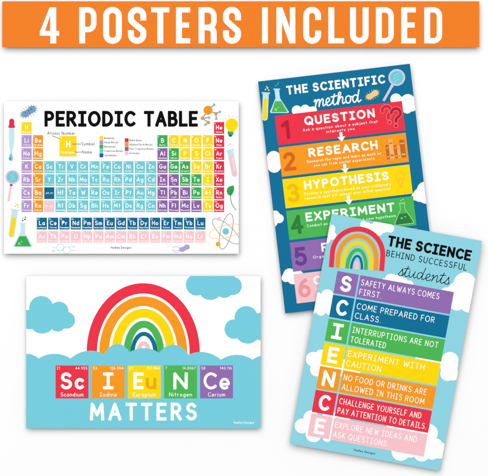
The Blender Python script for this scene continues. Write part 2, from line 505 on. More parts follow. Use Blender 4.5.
# condensed poster capitals of the banner: flat-ended heavy strokes
def block(ch, x0, x1, y0, y1, t=6.0):
    h = t / 2
    l, r, T, B = x0 + h, x1 - h, y0 + h * .86, y1 - h * .86
    c = (y0 + y1) / 2
    R = min((r - l) / 2, 6.2)
    st = lambda p, w=t, cap='butt': stroke(p, w, cap)
    bar = t * .86
    if ch == 'I':
        return [rect(x0, y0, x1, y1)]
    if ch == '4':
        sx = x1 - 2.9 - t
        return [rect(sx, y0, sx + t, y1), rect(x0, y1 - 12.6, x1, y1 - 7.6),
                [(sx - .6, y0), (sx + t * .2, y0), (sx + .4, y0 + 6.5), (x0 + 5.2, y1 - 12.4), (x0 + 5.2, y1 - 7.6), (x0, y1 - 7.6), (x0, y1 - 11.6)]]
    if ch == 'L':
        return [rect(x0, y0, x0 + t, y1), rect(x0, y1 - bar, x1, y1)]
    if ch == 'T':
        m = (x0 + x1) / 2
        return [rect(x0, y0, x1, y0 + bar), rect(m - h, y0, m + h, y1)]
    if ch == 'E':
        return [rect(x0, y0, x0 + t, y1), rect(x0, y0, x1, y0 + bar), rect(x0, c - bar / 2 - .3, x1 - 1.2, c + bar / 2 - .3), rect(x0, y1 - bar, x1, y1)]
    if ch == 'N':
        return [rect(x0, y0, x0 + t * .92, y1), rect(x1 - t * .92, y0, x1, y1), [(x0, y0), (x0 + t * .98, y0), (x1, y1), (x1 - t * .98, y1)]]
    ring = lambda a0, a1, cy, s=1: arc((l + r) / 2, cy, (r - l) / 2, R * s, a0, a1, 14)
    if ch == 'O':
        p = ring(180, 360, T + R) + ring(0, 180, B - R)
        return st(p + [p[0]])
    if ch == 'U':
        return st([(l, y0)] + ring(180, 0, B - R) + [(r, y0)])
    if ch == 'C':
        return st([(r, c - 5.2)] + ring(0, -180, T + R) + ring(180, 0, B - R) + [(r, c + 5.2)])
    if ch == 'D':
        return [rect(x0, y0, x0 + t, y1)] + st([(x0 + t - .5, T), (r - R, T)] + arc(r - R, T + R, R, R, -90, 0, 10) + arc(r - R, B - R, R, R, 0, 90, 10) + [(x0 + t - .5, B)], bar + .3)
    if ch in 'PR':
        m = c + (1.6 if ch == 'P' else -.4) + bar / 2
        q = [rect(x0, y0, x0 + t, y1)] + st([(x0 + t - .5, T), (r - R, T)] + arc(r - R, T + R, R, R, -90, 0, 10) + arc(r - R, m - R, R, R, 0, 90, 10) + [(x0 + t - .5, m)], bar + .3)
        if ch == 'R':
            q += st([(r - R - 1, m), (r - R + 1.5, m)] + arc(r - R + .2, m + 5.2, R - .4, 5.2, -80, 0, 8) + [(r - .2, y1 - 6), (r - .2, y1)])
        return q
    if ch == 'S':
        p = ([(r, T + R + 4.4)] + ring(0, -180, T + R) + smooth([(l, T + R), (l + .3, T + R + 4.2), (l + 3.2, c - 2), (r - 3.2, c + 3), (r - .3, B - R - 3.6), (r, B - R)], 5)[1:-1]
             + ring(0, 180, B - R) + [(l, B - R - 4.4)])
        return st(p)

def blob_cloud(spec):
    return [ell(x, y, r if not isinstance(r, tuple) else r[0], None if not isinstance(r, tuple) else r[1]) for x, y, r in spec]

# ------------------------------------------------------------------ the surface
me = bpy.data.meshes.new('table_surface')
me.from_pydata([(-12, -12, 0), (12, -12, 0), (12, 12, 0), (-12, 12, 0)], [], [(0, 1, 2, 3)])
me.materials.append(mat('matt_white_surface', (255, 255, 255), rough=0.8, spec=0.05, grain=0.004))
surf = bpy.data.objects.new('table_surface', me)
surf['kind'] = 'structure'
COL.objects.link(surf)

G_POST = 'science posters laid out on the white surface'

# ------------------------------------------------------------------ orange banner
bn = Sheet('banner', 3, 2, 475.5, 45.8, 0, 'long orange banner strip with bold white capital letters along the top', 'banner',
           curl=(0, 0), base=0.014, thick=0.0006)
bn.paper(M('banner'), 'orange_strip')
bn.backing(0.0132, 9)
BL = [('4', 40.5, 59.8), ('P', 79.7, 97.2), ('O', 103.6, 122.3), ('S', 128.3, 146.7), ('T', 151.5, 169.6), ('E', 176.2, 190.4),
      ('R', 198.7, 217), ('S', 223, 241), ('I', 262, 267.8), ('N', 276.3, 295.2), ('C', 303, 320.8), ('L', 328, 343.8), ('U', 349.6, 368.2),
      ('D', 375.4, 393.6), ('E', 400.7, 415.3), ('D', 423.6, 441.8)]
for ch, a, b in BL:
    bn.ink('letter', [[(x - 3, y - 2) for x, y in p] for p in block(ch, a, b, 8, 44)], 'white', 1)

# ------------------------------------------------------------------ periodic table poster
pt = Sheet('periodic_table_poster', 4.7, 101.7, 234.1, 152, 0,
           'white landscape poster with a periodic table of coloured element tiles', 'poster', G_POST)
pt.paper(M('white'))
pt.backing(0.0108, 11)
def sh(polys, dx, dy):
    return [[(x - dx, y - dy) for x, y in p] for p in polys]
def P(polys): return sh(polys, 4.7, 101.7)
pt.ink('title', P(text('PERIODIC', 45.0, 135.6, 111.2, 15.8, 3.25, .12) + text('TABLE', 144.2, 198, 111.2, 15.8, 3.25, .1)), 'black', 1)

ROWS = """H,1,Hydrogen;He,18,Helium
Li,1,Lithium;Be,2,Beryllium;B,13,Boron;C,14,Carbon;N,15,Nitrogen;O,16,Oxygen;F,17,Fluorine;Ne,18,Neon
Na,1,Sodium;Mg,2,Magnesium;Al,13,Aluminum;Si,14,Silicon;P,15,Phosphorus;S,16,Sulfur;Cl,17,Chlorine;Ar,18,Argon
K,1,Potassium;Ca,2,Calcium;Sc,3,Scandium;Ti,4,Titanium;V,5,Vanadium;Cr,6,Chromium;Mn,7,Manganese;Fe,8,Iron;Co,9,Cobalt;Ni,10,Nickel;Cu,11,Copper;Zn,12,Zinc;Ga,13,Gallium;Ge,14,Germanium;As,15,Arsenic;Se,16,Selenium;Br,17,Bromine;Kr,18,Krypton
Rb,1,Rubidium;Sr,2,Strontium;Y,3,Yttrium;Zr,4,Zirconium;Nb,5,Niobium;Mo,6,Molybdenum;Tc,7,Technetium;Ru,8,Ruthenium;Rh,9,Rhodium;Pd,10,Palladium;Ag,11,Silver;Cd,12,Cadmium;In,13,Indium;Sn,14,Tin;Sb,15,Antimony;Te,16,Tellurium;I,17,Iodine;Xe,18,Xenon
Cs,1,Cesium;Ba,2,Barium;Hf,4,Hafnium;Ta,5,Tantalum;W,6,Tungsten;Re,7,Rhenium;Os,8,Osmium;Ir,9,Iridium;Pt,10,Platinum;Au,11,Gold;Hg,12,Mercury;Tl,13,Thallium;Pb,14,Lead;Bi,15,Bismuth;Po,16,Polonium;At,17,Astatine;Rn,18,Radon
Fr,1,Francium;Ra,2,Radium;Rf,4,Rutherfordium;Db,5,Dubnium;Sg,6,Seaborgium;Bh,7,Bohrium;Hs,8,Hassium;Mt,9,Meitnerium;Ds,10,Darmstadtium;Rg,11,Roentgenium;Cn,12,Copernicium;Nh,13,Nihonium;Fl,14,Flerovium;Mc,15,Moscovium;Lv,16,Livermorium;Ts,17,Tennessine;Og,18,Oganesson""".split('\n')
LAN = "La,Lanthanum;Ce,Cerium;Pr,Praseodymium;Nd,Neodymium;Pm,Promethium;Sm,Samarium;Eu,Europium;Gd,Gadolinium;Tb,Terbium;Dy,Dysprosium;Ho,Holmium;Er,Erbium;Tm,Thulium;Yb,Ytterbium;Lu,Lutetium"
ACT = "Ac,Actinium;Th,Thorium;Pa,Protactinium;U,Uranium;Np,Neptunium;Pu,Plutonium;Am,Americium;Cm,Curium;Bk,Berkelium;Cf,Californium;Es,Einsteinium;Fm,Fermium;Md,Mendelevium;No,Nobelium;Lr,Lawrencium"
START = [1, 3, 11, 19, 37, 55, 87]
GREEN = {'B', 'Si', 'Ge', 'As', 'Sb', 'Te', 'Po'}
PURP = {'Al', 'Ga', 'In', 'Sn', 'Tl', 'Pb', 'Bi', 'Nh', 'Fl', 'Mc', 'Lv'}
def tile(kind, sym, num, name, x, y, h, colour):
    t = pt.ink(kind, P([rect(x, y, x + 10.05, y + h)]), colour, 1)
    pol = text(sym, x + .6, x + 9.5, y + 3.0, 4.5, .72, .2, 'center')
    pol += text(num, x + .7, x + 5, y + .8, 1.35, .26, .2, 'left')
    pol += text(name, x + .8, x + 9.3, y + 8.9, 1.7, .27, .22, 'center')
    pt.ink('element_symbol', P(pol), 'white', 2, t)
PX0, PITCH, RY0, RP = 22.2, 11.29, 122.4, 13.0
for r, row in enumerate(ROWS):
    num = START[r]
    for it in row.split(';'):
        sym, c, nm = it.split(',')
        c = int(c)
        if r >= 5 and c == 4:
            num += 14 + 1
        k = ('t_green' if sym in GREEN else 't_purple' if sym in PURP else 't_red' if c == 18 else 't_yellow' if sym == 'H' or c >= 14
             else 't_lilac' if c == 1 else 't_orange' if c == 2 else 't_teal')
        tile('element_tile', sym, str(num), nm, PX0 + PITCH * (c - 1), RY0 + RP * r, 11.75, k)
        num += 1
for r, (txt, k) in ((5, ('57-71', 't_blue')), (6, ('89-103', 't_pink'))):
    x, y = PX0 + PITCH * 2, RY0 + RP * r
    t = pt.ink('series_tile', P([rect(x, y, x + 10.05, y + 11.75)]), k, 1)
    pt.ink('number_range', P(text(txt, x + 1.2, x + 8.9, y + 5.0, 1.9, .34, .24, 'center')), 'white', 2, t)
for kind, lst, y, h, k, n0 in (('lanthanide_tile', LAN, 217.7, 11.8, 't_blue', 57), ('actinide_tile', ACT, 231.1, 11.5, 't_pink', 89)):
    for i, it in enumerate(lst.split(';')):
        s, nm = it.split(',')
        tile(kind, s, str(n0 + i), nm, 37.4 + PITCH * i, y, h, k)
# key
kt = pt.ink('key_tile', P([rect(60, 136.3, 77, 156.6)]), 't_yellow', 1)
pt.ink('key_lettering', P(text('H', 64, 73.4, 141, 6.6, 1.35, .2, 'center') + text('1', 61, 64, 137.3, 2, .4, .2, 'left') + text('Hydrogen', 61.8, 75.2, 151.2, 2.5, .38, .2)), 'white', 2, kt)
pt.ink('key_caption', P(text('Atomic Number', 47.8, 75.8, 131.9, 3.1, .42, .2)), 'charcoal', 1)
pt.ink('key_caption', P(text('Symbol', 81.9, 94.8, 142.4, 3.2, .42, .2)), 'charcoal', 1)
pt.ink('key_caption', P(text('Name', 82.3, 92.2, 150.6, 3.2, .42, .2)), 'charcoal', 1)
for a, b in (((52.8, 136), (59.9, 138.8)), ((73, 144.3), (81.2, 144.3)), ((75.4, 152.3), (81.5, 152.3))):
    pt.ink('key_pointer', P(stroke([a, b], .5)), 'charcoal', 3)
LEG = [(99.9, 136.3 + 4.3 * i, n, c) for i, (n, c) in enumerate((('Nonmetals', 't_yellow'), ('Alkali Metals', 't_lilac'), ('Metalloids', 't_green'),
       ('Transition Metals', 't_teal'), ('Lanthanides', 't_blue')))]
LEG += [(125.1, 138.5 + 4.3 * i, n, c) for i, (n, c) in enumerate((('Noble Gases', 't_red'), ('Alkaline Earth Metals', 't_orange'),
        ('Post-Transition Metals', 't_purple'), ('Actinides', 't_pink')))]
for x, y, n, c in LEG:
    pt.ink('legend_swatch', P([rect(x, y, x + 3.8, y + 4.0)]), c, 1)
    pt.ink('legend_caption', P(text(n, x + 4.6, x + 4.6 + 1.06 * len(n) + .6, y + .9, 2.1, .3, .22)), 'charcoal', 1)

def mesh_thing(sheet, name, parts, f):
    """a drawn picture: first shape is the part, the others are its sub-parts"""
    first = None
    for i, (nm, polys, col, lay) in enumerate(parts):
        o = sheet.ink(name if i == 0 else nm, f(polys), col, lay, first)
        first = first or o
    return first

def hairy(cx, cy, L_, W_, rot, n=18, hair=1.7):
    c, s = math.cos(math.radians(rot)), math.sin(math.radians(rot))
    hp = []
    for i in range(n):
        a = 2 * math.pi * i / n
        p = [(L_ * math.cos(a) * q, W_ * math.sin(a) * q2) for q, q2 in ((.95, .95), ((L_ + hair) / L_, (W_ + hair) / W_))]
        hp += stroke([(cx + x * c - y * s, cy + x * s + y * c) for x, y in p], .45)
    return hp
def bean(cx, cy, L_, W_, rot):
    c, s = math.cos(math.radians(rot)), math.sin(math.radians(rot))
    raw = [(-L_, .1 * W_), (-.75 * L_, -.75 * W_), (-.1 * L_, -.72 * W_), (.55 * L_, -1.05 * W_), (.98 * L_, -.3 * W_), (.8 * L_, .8 * W_), (.1 * L_, .85 * W_), (-.6 * L_, 1.0 * W_)]
    return smooth([(cx + x * c - y * s, cy + x * s + y * c) for x, y in raw], 5, True)
b = pt.ink('bacterium', P([bean(29.2, 112, 8.2, 3.7, -30)]), 'steel', 2)
pt.ink('hair', P(hairy(29.2, 112, 8.2, 3.9, -30, 20)), 'steel_dark', 1, b)
pt.ink('spot', P([ell(26, 113.2, .7), ell(29.5, 111.2, .7), ell(32, 109.6, .8), ell(30.5, 113.4, .6)]), 'steel_dark', 3, b)

d = pt.ink('dropper', P([smooth([(9.9, 128), (14.7, 128), (14.6, 144), (13.2, 150), (12.4, 154), (11.2, 154), (10.6, 150), (9.8, 144)], 4, True)]), 'glass', 1)
pt.ink('rubber_bulb', P([rrect(9.9, 119, 14.9, 128, 2.4), rrect(9.1, 125.4, 15.6, 128.2, 1)]), 't_red', 2, d)
pt.ink('drop', P([smooth([(11.6, 153.4), (13.4, 157.4), (13.2, 160.2), (11.5, 161.2), (9.6, 160.2), (9.6, 157.6)], 5, True)]), 't_teal', 2, d)
pt.ink('drop_highlight', P([ell(10.8, 159, .6, 1)]), 'steel_dark', 3, d)

def magnifier(sheet, f, cx, cy, R, hx, hy, cap='maroon', handle='pink', ring='lilac'):
    dx, dy = hx - cx, hy - cy
    l = math.hypot(dx, dy)
    q = lambda t: (cx + dx / l * t, cy + dy / l * t)
    m = sheet.ink('magnifying_glass', f([ell(cx, cy, R)]), ring, 2)
    sheet.ink('lens', f([ell(cx, cy, R * .78)]), 'lens', 3, m)
    g = []
    for k in (-.3, 0.05, .4):
        g += stroke([(cx - R * .35, cy + R * (k + .12)), (cx + R * .3, cy + R * (k - .22))], .35)
    sheet.ink('lens_glint', f(g), 'glass', 4, m)
    sheet.ink('handle', f(stroke([q(R * .98), q(l)], R * .3)), handle, 1, m)
    sheet.ink('handle_collar', f(stroke([q(R * 1.02), q(R * 1.28)], R * .36, 'butt')), cap, 2, m)
magnifier(pt, P, 13.2, 177.2, 7, 9.2, 200.6)

def tube(sheet, f, tx, ty, bx, by, w, liquid, frac, glass='glass', rim='glass', bubbles=None, bub_col='straw'):
    dx, dy = bx - tx, by - ty
    l = math.hypot(dx, dy)
    ux, uy = dx / l, dy / l
    q = lambda t, s=0: (tx + ux * t - uy * s, ty + uy * t + ux * s)
    b0 = l - w / 2
    shell = [[q(0, -w / 2), q(b0, -w / 2), q(b0, w / 2), q(0, w / 2)], ell(*q(b0), w / 2)]
    t = sheet.ink('test_tube', f(shell), glass, 1)
    i = w * .36
    s0 = l * frac
    sheet.ink('liquid', f([[q(s0, -i), q(b0, -i), q(b0, i), q(s0, i)], ell(*q(b0), i)]), liquid, 2, t)
    sheet.ink('rim', f(stroke([q(0, -w * .62), q(0, w * .62)], w * .22)), rim, 3, t)
    sheet.ink('glint', f(stroke([q(s0 + 2, -i * .4), q(b0 - 3, -i * .4)], .5)), 'straw' if liquid == 'yellow' else 'white', 3, t)
    if bubbles:
        sheet.ink('bubble', f([ell(*p) for p in bubbles]), bub_col, 1, t)
    return t
tube(pt, P, 15.6, 210, 11.8, 237.6, 6.2, 'yellow', .28, bubbles=[(16, 206.4, .9), (18.2, 205, 1), (19, 207.2, .8), (16.6, 203.8, .6)], bub_col='yellow')

def flask(sheet, f, nx, ny, by, hw, liquid, liq, glass='glass', neck=2.2, bubbles=None, bub_col='dark_green', glint='pale_green', lean=0):
    """conical flask: neck top (nx, ny), base at by, half base width hw, liquid surface at y = liq"""
    H = by - ny
    ys = ny + H * .38
    def hwid(y): return neck + (hw - neck) * max(0, (y - ys) / (by - ys))
    X = lambda x, y: (x + lean * (y - ny), y)
    out = [[X(nx - neck, ny), X(nx + neck, ny), X(nx + neck, ys), X(nx - neck, ys)],
           [X(nx - neck, ys), X(nx + neck, ys), X(nx + hw, by - 1), X(nx + hw - 1.2, by), X(nx - hw + 1.2, by), X(nx - hw, by - 1)]]
    t = sheet.ink('flask', f(out), glass, 2)
    g = .7
    sheet.ink('liquid', f([[X(nx - hwid(liq) + g, liq), X(nx + hwid(liq) - g, liq), X(nx + hw - 1.6, by - .9), X(nx - hw + 1.6, by - .9)]]), liquid, 3, t)
    sheet.ink('rim', f(stroke([X(nx - neck * 1.25, ny), X(nx + neck * 1.25, ny)], 1.2)), glass, 3, t)
    sheet.ink('glint', f([ell(*X(nx - hw * .35, by - 4), .9), ell(*X(nx - hw * .1, by - 5.5), .6)] + stroke([X(nx - hw * .5, by - 2.6), X(nx - hw * .2, by - 2.6)], .5)), glint, 4, t)
    if bubbles:
        sheet.ink('bubble', f([ell(*p) for p in bubbles]), bub_col, 2, t)
    return t
flask(pt, P, 23.4, 223.6, 247.2, 9.8, 't_green', 236.2, bubbles=[(23.4, 220.6, .8), (25.6, 219.4, .9), (26, 217.2, .7), (23.6, 218, .5)])

mo = pt.ink('molecule', P([ell(208.1, 110.6, 4.5)]), 't_orange', 3)
B1, O1 = [(214.2, 105.2), (216.4, 119), (209.2, 118), (205.6, 125), (219.8, 112.2)], [(202.6, 118.5), (216, 114), (208.4, 122.8)]
bonds = [((208, 110.6), (214.2, 105.2)), ((208, 110.6), (202.6, 118.5)), ((208, 110.6), (216, 114)), ((216, 114), (216.4, 119)), ((216, 114), (219.8, 112.2)),
         ((202.6, 118.5), (208.4, 122.8)), ((202.6, 118.5), (209.2, 118)), ((208.4, 122.8), (205.6, 125))]
pt.ink('bond', P([p for q in bonds for p in stroke(q, .8)]), 'steel_dark', 1, mo)
for x, y in O1: pt.ink('orange_atom', P([ell(x, y, 1.8)]), 't_orange', 2, mo)
for x, y in B1: pt.ink('blue_atom', P([ell(x, y, 1.4)]), 't_teal', 2, mo)

lb = pt.ink('light_bulb', P([ell(231.8, 125, 6.3), [(227.6, 128.5), (235.2, 129.6), (233.2, 133.4), (228.4, 132.6)]]), 'yellow', 1)
pt.ink('bulb_base', P([[(227.8, 131.6), (233.7, 132.4), (233, 135.4), (227.6, 134.6)]]), 't_green', 2, lb)
pt.ink('bulb_tip', P([ell(230.4, 135.6, 1.9, 1.5)]), 'navy', 1, lb)
rays = []
for a in (200, 225, 252, 280, 305): 
    rays += stroke([(231.8 + r * math.cos(math.radians(a)), 125 + r * math.sin(math.radians(a))) for r in (8, 9.4)], .5)
pt.ink('light_ray', P(rays), 'rose', 1, lb)
tube(pt, P, 229.9, 150.4, 235.2, 177, 6, 'pink', .22, bubbles=[(228, 145.6, .6), (230, 144.4, .7), (230.6, 146.8, .5)], bub_col='rose')
lf = pt.ink('leaf', P([smooth([(233.6, 186), (233.9, 191), (231, 195.6), (227.6, 194), (226.8, 190), (229, 187)], 5, True)]), 'leaf', 2)
pt.ink('stem', P(stroke(smooth([(231.6, 189.6), (230.4, 196), (232, 204), (236, 210)], 6), .6)), 'dark_green', 3, lf)
at = pt.ink('atom', P([ell(225.8, 231.4, 3.2)]), 't_teal', 4)
def orbit(rx, ry, rot, w=.55):
    p = ell(226.2, 231.4, rx, ry, rot, 48)
    return stroke(p + [p[0]], w)
pt.ink('orbit', P(orbit(5.6, 18.2, 14)), 'brown', 1, at)
pt.ink('orbit', P(orbit(17.5, 6.2, 42)), 'olive', 2, at)
pt.ink('orbit', P(orbit(17.5, 6.2, -14)), 'straw', 3, at)
pt.ink('electron', P([ell(218.1, 244, 2.3)]), 'gold', 4, at)
pt.ink('electron', P([ell(219, 219, 1.9)]), 'pink', 4, at)
bg_ = pt.ink('microbe', P([bean(184.6, 248.2, 5.6, 2.7, -22)]), 'lavender', 2)
tl = []
for (ax, ay), (mx_, my_), (ex, ey) in (((181, 249), (177, 246.6), (173, 247.4)), ((180.6, 250), (176, 250.4), (172, 249.4)), ((181, 251), (177, 252.4), (173.4, 251.6))):
    tl += stroke(smooth([(ax, ay), (mx_, my_), (ex, ey)], 5), .5)
pt.ink('tentacle', P(tl), 'lavender', 1, bg_)
def hexa(cx, cy, r):
    p = [(cx + r * math.cos(math.radians(60 * i)), cy + r * math.sin(math.radians(60 * i))) for i in range(6)]
    return stroke(p + [p[0]], .45)
pt.ink('chemical_structure', P(hexa(60.7, 247.4, 3.8) + hexa(67.2, 250.2, 3.8) + stroke([(56.9, 247.4), (53, 247.4)], .45) + stroke([(64.5, 247.4), (66, 247)], .45)
       + stroke([(69.2, 246.9), (72.4, 246.6)], .45) + stroke([(71, 250.2), (76.6, 250.4)], .45) + stroke([(58.8, 250.7), (56.4, 251)], .45)
       + text('HO', 52.6, 55.8, 249.8, 2.2, .4, .2) + text('H', 73.2, 75.2, 245.4, 2.4, .4)), 'line_teal', 1)
pt.ink('footer_text', P(text('Hadley Designs', 111.2, 131.7, 246.2, 2.5, .36, .2)), 'charcoal', 1)

# ------------------------------------------------------------------ rainbow poster
rb = Sheet('rainbow_poster', 26.9, 275.9, 233.6, 152, 0,
           'landscape poster with a big rainbow above five coloured element squares', 'poster', G_POST)
rb.paper(M('white'))
rb.backing(0.0108, 11)
def R_(polys): return sh(polys, 26.9, 275.9)
def arch(cx, rx, top, w, base, extra=0):
    """rainbow stripe: outer radius rx, crown at top, legs down to base"""
    m = rx - w / 2
    cy = 352
    return stroke([(cx - m, base)] + arc(cx, cy, m, cy - top - w / 2, 180, 360, 48) + [(cx + m, base + extra)], w, 'butt')
rbw = None
for nm, cx, rx, top, w, col in (('red_stripe', 143.5, 56.4, 283.1, 10.2, 'red'), ('orange_stripe', 143.5, 43.8, 296.3, 9.5, 'orange'),
                                ('yellow_stripe', 143.7, 31.6, 308.5, 8.9, 'yellow'), ('green_stripe', 144.1, 20.1, 320.5, 7.0, 'green'),
                                ('blue_stripe', 144.2, 13.3, 331.6, 4.1, 'blue'), ('pink_stripe', 143.9, 7.0, 340.9, 4.2, 'pink')):
    o = rb.ink(nm if rbw else 'rainbow', R_(arch(cx, rx, top, w, 362)), col, 1, rbw)
    rbw = rbw or o
bank = [rect(20, 361, 265, 432)]
CUSP = [(14, 359), (39.3, 358.2), (71, 358.2), (104, 354), (130, 351.8), (159.4, 352.5), (188.8, 354.6), (221, 359.4), (252.5, 359.4), (280, 360)]
PEAK = [353.6, 353.6, 350.6, 343.8, 347.9, 344.4, 352, 354.6, 355]
for i in range(len(PEAK)):
    (xa, ya), (xb, yb) = CUSP[i], CUSP[i + 1]
    n = 14
    top = []
    for k in range(n + 1):
        t = k / n
        top.append((xa + (xb - xa) * t, ya + (yb - ya) * t - (((ya + yb) / 2) - PEAK[i]) * (1 - abs(2 * t - 1) ** 2.2)))
    bank.append(top + [(xb, 366), (xa, 366)])
rb.ink('cloud_bank', R_(bank), 'teal', 2)
def Z(spec, x0, y0, k): return [(x0 + x / k, y0 + y / k, r / k) for x, y, r in spec]
rb.ink('cloud', R_(blob_cloud(Z([(104, 180, 57), (188, 195, 45), (224, 238, 40), (108, 238, 63), (182, 254, 38), (50, 235, 46), (30, 235, 42), (10, 230, 48)], 20, 270, 4.76))), 'teal', 1)
rb.ink('cloud', R_(blob_cloud(Z([(80, 70, 51), (145, 85, 57), (212, 92, 40), (250, 75, 44), (140, 40, 70), (200, 40, 60)], 180, 270, 4.76))), 'teal', 1)
rb.ink('cloud', R_(blob_cloud(Z([(315, 226, 55), (258, 280, 46), (322, 288, 61), (390, 268, 66), (400, 250, 52)], 180, 270, 4.76))), 'teal', 1)
for x, sym, num, wt, nm, col in ((56.1, 'Sc', '21', '44.955', 'Scandium', 'red'), (92.2, 'I', '53', '126.904', 'Iodine', 'orange'), (128.2, 'Eu', '63', '151.964', 'Europium', 'yellow'),
                                 (164.3, 'N', '7', '14.0067', 'Nitrogen', 'green'), (200.2, 'Ce', '58', '140.116', 'Cerium', 'purple')):
    t = rb.ink('element_square', R_([rect(x, 365.1, x + 32.8, 398)]), col, 3)
    pol = text(num, x + 1.2, x + 9, 366.3, 2.9, .36, .2, 'left') + text(wt, x + 14, x + 31.6, 366.3, 2.9, .36, .2, 'right')
    c = x + 16.4
    nw = len(nm) * 1.42 + 0
    pol += text(nm, c - nw, c + nw, 392, 4.1, .52, .22)
    if sym == 'Eu':
        pol += text('E', x + 5.4, x + 15.6, 372, 17, 3.3)
        rb.ink('amber_letter', R_(text('u', x + 17.8, x + 28.4, 372, 17, 3.1)), 'gold', 4, t)
    else:
        wd = {'Sc': 23, 'I': 10.6, 'N': 14.4, 'Ce': 26}[sym]
        pol += text(sym, c - wd / 2, c + wd / 2, 372, 17, 2.8 if sym == 'Ce' else 3.15, .18)
    rb.ink('square_lettering', R_(pol), 'white', 4, t)
rb.ink('title', R_(text('MATTERS', 90.3, 197, 402.2, 17.8, 3.25, .3)), 'white', 3)
rb.ink('footer_text', R_(text('Hadley Designs', 233.7, 254, 420.8, 2.3, .36, .2)), 'white', 3)

# ------------------------------------------------------------------ scientific method poster
mp = Sheet('scientific_method_poster', 258, 82, 152.4, 232.8, -6.7,
           'dark blue portrait poster of numbered colour bands partly covered by another poster', 'poster', G_POST)
mp.paper(M('navy'))
mp.backing(0.0108, 11)
idt = lambda p: p
def ML(polys): return [[mp.L(x, y) for x, y in p] for p in polys]
tx0, _ = mp.L(286.2, 90); tx1, _ = mp.L(384.3, 79)
ty = mp.L(384, 75)[1]
mp.ink('title', text('THE SCIENTIFIC', tx0, tx1, ty - .1, 8.9, 1.9, .2, space=.46), 'white', 2)
mx0 = mp.L(313.4, 106)[0]; mx1 = mp.L(360.5, 100)[0]
mp.ink('script_title', script('method', mx0 + .5, mx1, mp.L(337, 104.8)[1], 7.4, 1.3, asc=.55), 'white', 2)
BT = [36 + 31.8 * i for i in range(6)]
cl = lambda spec: blob_cloud([(*mp.L(x, y), r) for x, y, r in spec])
mp.ink('cloud', cl(Z([(222, 242, 24), (262, 236, 22), (300, 240, 18), (240, 255, 30), (285, 252, 28)], 250, 60, 4.76)), 'white', 1)
mp.ink('cloud', cl(Z([(312, 188, 27), (368, 198, 34), (345, 215, 34), (385, 215, 32), (365, 235, 22), (330, 205, 30)], 330, 60, 4.76)), 'white', 1)
mp.ink('cloud', cl(Z([(72, 148, 36), (75, 192, 35), (72, 170, 37), (100, 170, 36)], 260, 130, 5.29)), 'white', 1)
mp.ink('cloud', cl(Z([(448, 318, 44), (420, 345, 36), (450, 350, 40), (398, 352, 22)], 340, 130, 5.29)), 'white', 1)
mp.ink('cloud', cl(Z([(36, 66, 22), (56, 74, 18), (30, 88, 20), (40, 60, 18)], 265, 200, 3.967)), 'white', 1)
mp.ink('cloud', cl(Z([(97, 296, 25), (82, 308, 17), (110, 312, 22), (130, 300, 22)], 265, 200, 3.967)), 'white', 1)
BANDS = [('red', 'dark_red', '1', 'QUESTION', 41.2, 111.8, [('Ask a question about a subject that', 38.6, 113.8), ('interests you', 61.6, 90)]),
         ('orange', 'dark_orange', '2', 'RESEARCH', 41.6, 111, [('Research the topic and learn as much as', 39, 113.2), ('you can from similar experiments', 45.4, 106.4)]),
         ('yellow', 'dark_yellow', '3', 'HYPOTHESIS', 33.6, 118.3, [('Develop a hypothesis based on your preliminary', 32.6, 119.8), ('research that will answer your initial question', 33, 118.4)]),
         ('green', 'dark_green', '4', 'EXPERIMENT', 31.3, 120.5, [('Conduct an experiment to test your hypothesis', 31.6, 120.6)]),
         ('purple', 'dark_purple', '5', 'RESULTS', 43.4, 110, [('Organize the data you collected', 34, 108)]),
         ('pink', 'dark_pink', '6', 'CONCLUSION', 31.6, 120, [('Decide if your hypothesis was correct', 33, 116)])]
for i, (col, dk, num, word, a, b_, lines) in enumerate(BANDS):
    y = BT[i]
    t = mp.ink('step_band', [rect(12.6, y, 140.2, y + 29.3)], col, 2)
    nw = 8.4 if num == '1' else 12.2
    mp.ink('step_number', text(num, 21.8 - nw / 2, 21.8 + nw / 2, y + 5.6, 18.6, 3.5), dk, 3, t)
    mp.ink('step_word', text(word, a, b_, y + 4.1, 8.9, 1.95, .2), 'white', 3, t)
    pol = []
    for j, (ln, la, lb_) in enumerate(lines):
        pol += text(ln, la, lb_, y + 15.8 + 4.4 * j, 2.8, .4, .26, space=.5)
    mp.ink('step_sentence', pol, 'white', 3, t)
for i in range(5):
    y = BT[i + 1] - 3.7
    mp.ink('arrow', [rect(74.5, y - 4.2, 77.5, y + .6), [(71.9, y + .2), (80.1, y + .2), (76, y + 5)]], 'white', 4)
flask(mp, ML, 276.6, 89.6, 113.4, 9.6, 'green', 101.6, bubbles=[(275.6, 86, .8), (277.6, 84.6, .9), (278.4, 82.8, .6)], bub_col='green', lean=.12, neck=2.3)
tube(mp, ML, 265.8, 93.4, 264.6, 121, 6, 'yellow', .2, bubbles=[(265.4, 90, .8), (267.4, 88.4, 1), (268.6, 90.6, .8), (266.4, 87, .6)])
magnifier(mp, ML, 396.3, 77.9, 8.4, 383.6, 100.4, 'lilac', 'lilac')
b = mp.ink('bacterium', ML([bean(372, 95.2, 6.6, 3.1, -28)]), 'peach', 2)
mp.ink('hair', ML(hairy(372, 95.2, 6.4, 3.1, -28, 18, 1.6)), 'gold', 1, b)
def qmark(cx, cy, h, rot, w):
    pts = arc(0, -h * .22, h * .24, h * .24, 180, 395, 14) + smooth([(h * .17, -h * .07), (h * .02, .08 * h), (0, h * .22)], 4)[1:]
    c, s = math.cos(math.radians(rot)), math.sin(math.radians(rot))
    f = lambda x, y: (cx + x * c - y * s, cy + x * s + y * c)
    return stroke([f(*p) for p in pts], w) + [ell(*f(0, h * .45), w * .56)]
for x, y, h, r, col, lay in ((124.4, 47.6, 18, -8, 'mid_red', 4), (132.4, 51.4, 19, 6, 'dark_red', 6)):
    q = mp.ink('question_mark', qmark(x, y, h, r, 3.0), col, lay + 1)
    mp.ink('outline', qmark(x, y, h, r, 3.8), 'rose', lay, q)
